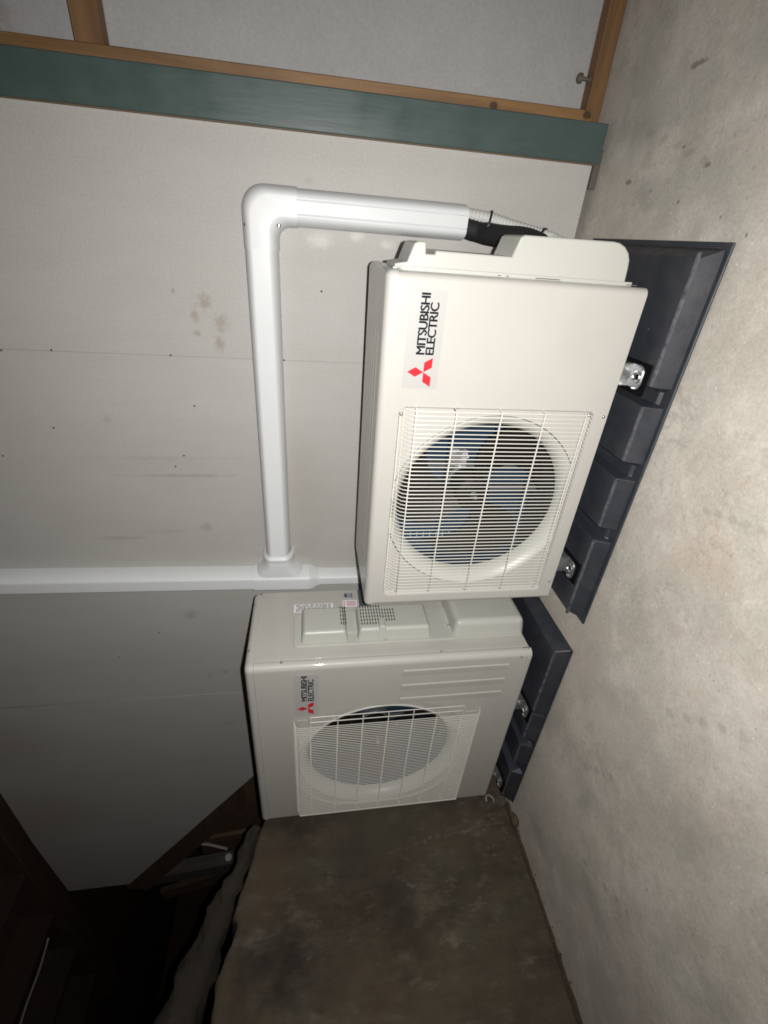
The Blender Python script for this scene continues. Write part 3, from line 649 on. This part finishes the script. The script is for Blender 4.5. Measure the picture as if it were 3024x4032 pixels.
# ------------------------------------------------------------------ plastic mounting slabs
def build_slab(name, label, x0, x1, y0, y1, H, secs, fl):
    """secs: list of (right, left) ends of the raised front blocks, drawing from the right end"""
    root = thing(name, label, 'mounting slab', ((x0 + x1) / 2, (y0 + y1) / 2, 0), 'black plastic mounting slabs')
    ox, oy = (x0 + x1) / 2, (y0 + y1) / 2
    # flange
    if fl: finish('flange', bx(x0 - ox, x1 - ox, y0 - oy, y1 - oy, .0005, .007), M['slab'], root, 35, (.002, 1))
    # body with grooves across
    tp = .016
    xs = [(x1 - fl, 0, 0)]
    yf, yb = y0 + fl - oy, y1 - fl - oy
    bm = bmesh.new()
    def prof(x, zt, ins):     # cross-section at x : front foot, front top, back top, back foot
        return [(x - ox, yf + ins, .004), (x - ox, yf + tp * zt / H + ins, zt - .004), (x - ox, yf + tp * zt / H + .004 + ins, zt), (x - ox, yb - tp * zt / H - ins, zt), (x - ox, yb - ins, .004)]
    gz = H * .30; rows = [prof(x1 - fl, .006, 0), prof(x1 - fl - .018, H, 0)]
    for i, (a, b) in enumerate(secs):
        if i: rows += [prof(a, H, 0)]
        if i < len(secs) - 1:
            c = secs[i + 1][0]; d = b - c
            rows += [prof(b, H, 0), prof(b - d * .22, gz, .016), prof(c + d * .12, gz, .016)]
    rows += [prof(x0 + fl + .02, H, 0), prof(x0 + fl, .006, 0)]
    loft(bm, rows, False, False, False)
    finish('slab_body', bm, M['slab'], root, 25, (.0025, 2))
    # worn edges of the blocks
    for i, (a, b) in enumerate(secs):
        bm = bmesh.new(); n = 40; e = []
        xa, xb = (a - (.02 if i == 0 else .004)) - ox, (b + (.022 if i == len(secs) - 1 else .004)) - ox
        for j in range(n + 1):
            x = xa + (xb - xa) * j / n; w = .0004 + .0011 * max(0, mnoise.noise(Vector((x * 23, i * 5, 1))) + .25)
            e.append((x, w))
        yy = yf + tp + .0004
        loft(bm, [[(x, yy - w * .7 - .0016, H - .0028 - w) for x, w in e], [(x, yy + .0006, H - .0006) for x, w in e], [(x, yy + .004 + w, H + .0006) for x, w in e]], False)
        finish('worn_edge', bm, M['scuff'], root, 180)
    return root
build_slab('mounting_slab', 'black plastic mounting slab under the nearer air conditioner unit', -.086, .888, -.588, -.080, .048,
           [(.888, .606), (.562, .426), (.380, .238), (.195, -.086)], .011)
build_slab('mounting_slab', 'black plastic mounting slab under the taller rear air conditioner unit', -1.064, -.198, -.590, -.060, .048,
           [(-.198, -.510), (-.524, -.660), (-.700, -.806), (-.872, -1.064)], .004)

# ------------------------------------------------------------------ nearer unit
Q = 1.065; SC[0] = Q
o1 = CAM + (Vector((0, -.564, .130)) - CAM) * Q
u1 = thing('outdoor_unit', 'cream air conditioner outdoor unit nearest the camera with a low wide body', 'air conditioner', o1, 'air conditioner outdoor units')
L = lambda x, z: (x, z - .130)
W1, D1, H1 = .800, .278, .524
fan1 = (.296, .248, .2055)
vx = [.056 + i * (.546 - .056) / 50 for i in range(51)]
pv = [(0, .010, .036), (0, -.012, .045), (0, -.018, .058), (0, -.018, .440), (0, -.012, .456), (0, .009, .474)]
cross = [(.046, .006), (.056, -.0165), (.546, -.0165), (.553, .006)]
w1 = [('v', [([(x + vx[0], y, z) for x, y, z in pv], [(x - vx[0], 0, 0) for x in vx[1:]])], .00115),
      ('h', [([(.047, .006, .444), (.056, -.0162, .444), (.546, -.0162, .444), (.552, .006, .444)], [(0, 0, z - .444) for z in (.357, .257, .158, .061)])], .0016),
      ('f', [([(.050, .0085, .473), (.540, .0085, .473)], [(0, 0, -.435), (0, .001, -.008)])], .0016)]
build_unit(u1, W1, D1, H1, .022, .014, (.034, .5495, .032, .478), .012, fan1, w1,
           dict(seam=.030, pins=(.080, .205, .365), hr=.016, ridges=(.06, .10, .14, .18, .22), blade=(97, -27, 213), foil=(.352, .398, .262, .306),
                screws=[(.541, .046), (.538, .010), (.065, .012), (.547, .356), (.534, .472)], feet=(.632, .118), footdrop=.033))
build_badge(u1, .5885, .772, .405, .476, .622, .436, .0192, [('MITSUBISHI', .6560, .7675, .4375, .4555), ('ELECTRIC', .6560, .7520, .4190, .4365)])
# small flaw marks on the panel
# service cover on the right-hand side : handle, notch, hump
prof = [(.000, .500), (.006, .500), (.010, .478), (.0405, .467), (.0435, .462), (.0435, .451), (.0245, .449), (.0245, .427), (.031, .425), (.0305, .276), (.064, .265), (.0675, .260), (.0695, .078), (.068, .066), (.063, .054), (.054, .044), (.043, .038), (.030, .036), (.000, .034)]
me = flat_mesh([prof], .050, .0035); me.transform(XZ)
me.transform(Matrix.Translation((W1 + .001, .092, 0))); me.transform(Matrix.Scale(Q, 4))
cv = link('service_cover', me, M['cover'], u1, 40)
finish('cover_flange', bx(W1 - .001, W1 + .007, .0335, .037, .018, .500), M['cover'], cv, 40, (.001, 1))
for z, hh in ((.497, .008), (.30, .004), (.283, .004), (.20, .05), (.02, .02)): finish('cover_gap', bx(W1 + .0015, W1 + .0030, .0295, .0335, z - hh / 2, z + hh / 2), M['gap'], cv, 0)
finish('clip_tab', bx(W1 + .0005, W1 + .005, .030, .045, .488, .508), M['cover'], cv, 40, (.001, 1))

# ------------------------------------------------------------------ taller rear unit
o2 = CAM + (Vector((-1.009, -.583, .130)) - CAM) * Q
u2 = thing('outdoor_unit', 'taller cream air conditioner outdoor unit behind, beside the brown retaining wall', 'air conditioner', o2, 'air conditioner outdoor units')
W2, D2, H2 = .811, .317, .850
fan2 = (.335, .438, .245)
n2 = 55; x2a, x2b = .068, .567; vx = [x2a + i * (x2b - x2a) / n2 for i in range(n2 + 1)]
pv = [(0, .000, .124), (0, -.022, .132), (0, -.026, .142), (0, -.026, .703), (0, -.022, .713), (0, .000, .722)]
w2 = [('v', [([(x + vx[0], y, z) for x, y, z in pv], [(x - vx[0], 0, 0) for x in vx[1:]])], .00125),
      ('s', [([(.590, -.024, .191), (.590, -.024, .673)], [(.021, .002, 0)])], .00125),
      ('h', [([(.060, .000, .671), (.068, -.0245, .671), (.600, -.0245, .671), (.613, -.0235, .671)], [(0, 0, z - .671) for z in (.588, .511, .432, .353, .275, .193)])], .0017),
      ('f', [([(.064, -.004, .128), (.064, -.026, .134), (.064, -.026, .712), (.064, -.004, .720)], [])], .003)]
build_unit(u2, W2, D2, H2, .025, .019, rrect and (.056, .614, .160, .716), .006, fan2, w2,
           dict(seam=.022, hr=.20, ridges=(.07, .12, .17, .22), blade=(60, 180, 300), foil=(.41, .46, .60, .66),
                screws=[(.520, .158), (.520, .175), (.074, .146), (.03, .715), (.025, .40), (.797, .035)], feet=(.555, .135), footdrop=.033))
build_badge(u2, .5945, .776, .6455, .7155, .6270, .6770, .0190, [('MITSUBISHI', .661, .7715, .6785, .6962), ('ELECTRIC', .6605, .7560, .6595, .6770)])
# pressed ribs on the front
for xa in (.741, .677, .616):
    bm = bmesh.new(); prof = [(0, 0), (.0015, -.0010), (.022, -.0022), (.0245, -.0022), (.027, 0)]
    loft(bm, [[(xa + a, b, z) for a, b in prof] for z in (.068, .397)], False, True, True)
    finish('pressed_rib', bm, M['cream'], u2, 60)
# bottom rim of the front panel and wire-guard brackets
finish('bottom_rim', bx(.02, W2 - .02, -.004, .0, .006, .014), M['cream'], u2, 40, (.0015, 2))
finish('guard_bracket', bx(.505, .553, -.003, -.0002, .128, .172), M['cream'], u2, 40, (.001, 1))
finish('guard_bracket', bx(.075, .140, -.004, -.0002, .128, .142), M['cream'], u2, 40, (.001, 1))
finish('guard_bracket', bx(.540, .574, -.003, -.0002, .682, .712), M['cream'], u2, 40, (.001, 1))
# side cover
S = W2 - .0005
cov = link('service_cover', None or (lambda me: (me.transform(Matrix(((0, 0, 1, S), (1, 0, 0, 0), (0, 1, 0, 0), (0, 0, 0, 1)))), me.transform(Matrix.Scale(Q, 4)), me)[-1])(flat_mesh([rrect(.072, .206, .006, .716, .010)], .002, .0015)), M['cover'], u2, 40)
def bump_box(x1, y0, y1, z0, z1, rad, slope, name='cover_bulge'):
    bm = bmesh.new(); v = box(bm, S + .001, x1, y0, y1, z0, z1)
    for w in bm.verts:
        if w.co.x > S + .01:
            w.co.y += slope if w.co.y < (y0 + y1) / 2 else -.004
            w.co.z += slope * .8 if w.co.z < (z0 + z1) / 2 else -slope * .8
    ed = [e for e in bm.edges if not (e.verts[0].co.x < S + .005 and e.verts[1].co.x < S + .005)]
    bmesh.ops.bevel(bm, geom=ed, offset=rad, segments=5, affect='EDGES', profile=.5)
    return finish(name, bm, M['cover'], cov, 50)
bump_box(S + .040, .080, .200, .556, .696, .010, .008)
bump_box(S + .042, .082, .200, .300, .528, .010, .008)
bump_box(S + .054, .080, .245, -.004, .230, .018, .008)
finish('handle_back', bx(S + .003, S + .010, .115, .20, .524, .560), M['cover'], cov, 0)
bump_box(S + .050, .080, .130, .436, .470, .004, .010, 'cover_rib')
bm = bmesh.new(); bm2 = bmesh.new()
for z in (.5730, .5660, .5590): 
    for kk in range(5): box(bm, S + .0385, S + .0408, .115 + kk * .0165, .115 + kk * .0165 + .011, z + .001, z + .0038)
for i in range(13):
    z = .512 - i * .0085
    for kk in range(6 if i < 8 else 4): box(bm, S + .0405, S + .0428, .108 + kk * .0145 + (.012 if i > 7 else 0), .108 + kk * .0145 + .009 + (.012 if i > 7 else 0), z, z + .0032)
finish('louvre_slots', bm, M['ink'], cov, 0, kind='stuff')
# labels on the side sheet
def side_label(y0, y1, z0, z1, mat, lines, inkm):
    lb = finish('label_sticker', bx(W2 - .002, W2 - .0006, y0, y1, z0, z1), mat, u2, 0)
    bm = bmesh.new()
    for a, b, c, d in lines: box(bm, W2 - .0005, W2 - .0002, y0 + a * (y1 - y0), y0 + b * (y1 - y0), z0 + c * (z1 - z0), z0 + d * (z1 - z0))
    if lines: finish('label_print', bm, inkm, lb, 0)
rl = []
for i in range(6):
    z = .06
    while z < .93:
        w = random.uniform(.03, .12); rl.append((.08 + i * .15, .08 + i * .15 + .07, z, min(z + w, .95))); z += w + random.uniform(.015, .05)
side_label(.218, .255, .594, .720, M['sticker_w'], rl, M['ink_g'])
side_label(.275, .302, .525, .558, M['sticker'], [(.1, .9, .1, .2), (.1, .9, .28, .34), (.1, .9, .44, .5), (.2, .9, .6, .9)], M['ink_g'])
side_label(.236, .266, .515, .562, M['sticker_w'], [(.1 + .16 * i, .18 + .16 * i, .08, .72) for i in range(5)] + [(.1 + .16 * i, .18 + .16 * i, .82, .95) for i in range(5)], M['ink_p'])
side_label(.228, .316, .470, .508, M['ink_g'], [], None)
# side seam bead and screws
finish('seam_bead', bx(W2 - .0015, W2 + .0008, .0255, .045, .006, H2 - .028), M['cream'], u2, 40, (.0008, 2))
RX = Matrix.Rotation(math.radians(90), 4, 'Z'); ss = None
for y, z in ((.017, .749), (.021, .282), (.081, .444), (.124, .234), (.257, .842), (.064, .841), (.017, .012)):
    m4 = Matrix.Translation(Vector((W2 + (.0022 if z > .8 else .0012 if y < .05 else .004), y, z)) * Q) @ RX
    if ss is None: ss = finish('screw', screw_bm(), M['screw'], u2, 40); ss.matrix_basis = m4
    else: again(ss, u2, m4)
finish('slit', bx(W2 - .001, W2 + .0012, .018, .021, .0, .026), M['gap'], u2, 0)
SC[0] = 1.0

# ------------------------------------------------------------------ white pipe duct on the wall
duct = thing('pipe_duct', 'white plastic pipe duct on the wall looping from rear unit to nearer unit', 'pipe duct', (0, 0, 0))
def dprof(w, d, groove=False, n=7):
    """half-round duct section : list of (across, out)"""
    rx_, ry_ = w * .27, d * .90; pts = [(-w / 2, 0)]
    for i in range(n + 1):
        a = math.radians(180 - 90 * i / n); pts.append((-w / 2 + rx_ + rx_ * math.cos(a), d - ry_ + ry_ * math.sin(a)))
    if groove:
        pts += [(-w * .17 - .003, d - .0004), (-w * .17 - .001, d - .0026), (-w * .17 + .001, d)]; pts += [(w * .17 - .001, d), (w * .17 + .001, d - .0026), (w * .17 + .003, d - .0004)]
    for i in range(n + 1):
        a = math.radians(90 - 90 * i / n); pts.append((w / 2 - rx_ + rx_ * math.cos(a), d - ry_ + ry_ * math.sin(a)))
    return pts + [(w / 2, 0)]
def run(name, P, across, w, d, mat=M['pvc'], groove=False, ws=None, parent=None, th=.002, smooth=30):
    """sweep the section along P (points on the wall plane); across: unit vectors across the run"""
    bm = bmesh.new(); rows = []
    for i, p in enumerate(P):
        p = Vector(p); ac = Vector(across[i] if isinstance(across, list) else across); k_ = ws[i] if ws else (w, d)
        rows.append([p + ac * a + Vector((0, -b - .0005, 0)) for a, b in dprof(k_[0], k_[1], groove)])
    loft(bm, rows, False)
    inner = [[Vector((v.x, v.y, v.z)) * 1 for v in r_] for r_ in (rows[0], rows[-1])]
    for r_, p in zip(inner, (P[0], P[-1])):      # wall thickness shown at the open ends
        c = Vector(p) + Vector((0, -d / 2, 0)); strip(bm, r_, [v + (c - v).normalized() * th if v.y < -.001 else v for v in r_], False)
    return finish(name, bm, mat, parent or duct, smooth)
vxat = lambda z: -.3275 + (z - 1.0) * .020
X_ = Vector((1, .0, 0)); Z_ = Vector((0, 0, 1))
run('duct_run', [(vxat(1.005), 0, 1.005), (vxat(1.6), 0, 1.6), (vxat(2.42), 0, 2.42)], X_, .083, .066)
run('tee_body', [(vxat(.80), 0, .800), (vxat(1.012), 0, 1.012)], X_, .090, .070)
run('tee_collar', [(vxat(.80), 0, .7995), (vxat(.79) - .001, 0, .790), (vxat(.79) - .001, 0, .772), (vxat(.76) - .001, 0, .762)], X_, .088, .069, ws=[(.088, .069), (.086, .067), (.062, .055), (.060, .054)])
run('duct_run', [(vxat(.76), 0, .768), (vxat(.5) - .0, 0, .50), (vxat(.3), 0, .30)], X_, .056, .052)
# branch with flared saddle
NZ = Vector((0, 0, -1))
run('tee_branch', [(-.292, 0, .9155), (-.270, 0, .9155), (-.252, 0, .9155), (-.238, 0, .9155), (-.222, 0, .9155)], NZ, .1, .07, ws=[(.19, .0695), (.150, .0695), (.122, .070), (.114, .0705), (.110, .0705)])
run('branch_collar', [(-.224, 0, .9155), (-.218, 0, .9155), (-.206, 0, .9155), (-.201, 0, .9155), (-.196, 0, .9155), (-.190, 0, .9155)], NZ, .1, .07, ws=[(.104, .071), (.115, .077), (.118, .079), (.112, .076), (.100, .071), (.099, .070)])
run('duct_run', [(-.200, 0, .9162), (.3, 0, .917), (.801, 0, .9162)], NZ, .089, .066)
# elbow
OC, OR, IC, IR = (.885, .902), .060, (.822, .839), .030
outer = [(.797, .962), (.822, .962), (.86, .962)] + [(OC[0] + OR * math.cos(math.radians(t)), OC[1] + OR * math.sin(math.radians(t))) for t in range(90, -1, -9)] + [(.945, .860), (.945, .820)]
inner = [(.797, .869), (.806, .869), (.814, .869)] + [(IC[0] + IR * math.cos(math.radians(t)), IC[1] + IR * math.sin(math.radians(t))) for t in range(90, -1, -9)] + [(.852, .830), (.852, .820)]
P, A, WS = [], [], []
for (ax, az), (bx_, bz) in zip(outer, inner):
    d = Vector((bx_ - ax, 0, bz - az)); P.append(((ax + bx_) / 2, 0, (az + bz) / 2)); A.append(d.normalized()); WS.append((d.length, .070))
el = run('elbow', P, A, .093, .070, ws=WS)
sc_ = None
for x, y, z in ((.926, -.045, .878), (.851, -.045, .950), (.855, -.071, .866)):
    if sc_ is None: sc_ = finish('screw', screw_bm(.0055), M['screw'], el, 40); sc_.location = (x, y - .010, z)
    else: again(sc_, el, Matrix.Translation((x, y - .010 if y > -.06 else y, z)))
run('duct_run', [(.8985, 0, .822), (.8985, 0, .368)], Vector((-1, 0, 0)), .087, .066, groove=True)

# ------------------------------------------------------------------ insulated pipe, conduit, ties
bm = bmesh.new(); P = spline([(.889, -.031, .43), (.888, -.032, .368), (.878, -.055, .318), (.872, -.13, .285), (.868, -.22, .26), (.850, -.30, .25), (.80, -.36, .25)], 8)
tube(bm, P, [(.0245 if i < 9 else .027) + .0015 * mnoise.noise(Vector((i * .3, 0, 0))) for i in range(len(P))], 18)
ip = finish('insulated_pipe', bm, M['black'], None, 60); tag(ip, 'black foam insulated pipe coming out of the white drop duct', 'pipe')
bm = bmesh.new(); P = spline([(.920, -.030, .42), (.918, -.036, .365), (.911, -.060, .302), (.899, -.085, .252), (.887, -.12, .20), (.876, -.16, .165), (.860, -.22, .15)], 26)
tube(bm, P, [.0145 + (.0016 if i % 4 < 2 else -.0006) for i in range(len(P))], 14)
cd = finish('corrugated_conduit', bm, M['conduit'], None, 60); tag(cd, 'pale grey corrugated conduit beside the black insulated pipe', 'conduit')
def tie(c, n, rx, label):
    bm = bmesh.new(); c = Vector(c); n = Vector(n).normalized(); a = Vector((1, 0, 0)); a = (a - n * a.dot(n)).normalized(); b = n.cross(a)
    rows = []
    for i in range(28):
        t = 2 * math.pi * i / 28; d = a * math.cos(t) * rx[0] + b * math.sin(t) * rx[1]; o_ = d.normalized() * .0022
        rows.append([c + d - n * .0028, c + d + o_ - n * .0028, c + d + o_ + n * .0028, c + d + n * .0028])
    rows.append(rows[0]); loft(bm, rows, True)
    bmesh.ops.create_cube(bm, size=1, matrix=Matrix.Translation(c + b * rx[1] * (1 if b.y > 0 else -1)) @ Matrix.Diagonal((.006, .007, .007, 1)))
    return tag(finish('cable_tie', bm, M['tie'], None, 40), label, 'cable tie', 'black cable ties')
tie((.891, -.060, .309), (-.12, -.25, -.9), (.0385, .032), 'black cable tie round the conduit and insulated pipe just below the duct')
tie((.881, -.140, .182), (-.25, -.75, -.8), (.0172, .0172), 'black cable tie at the lower end of the conduit behind the cover')
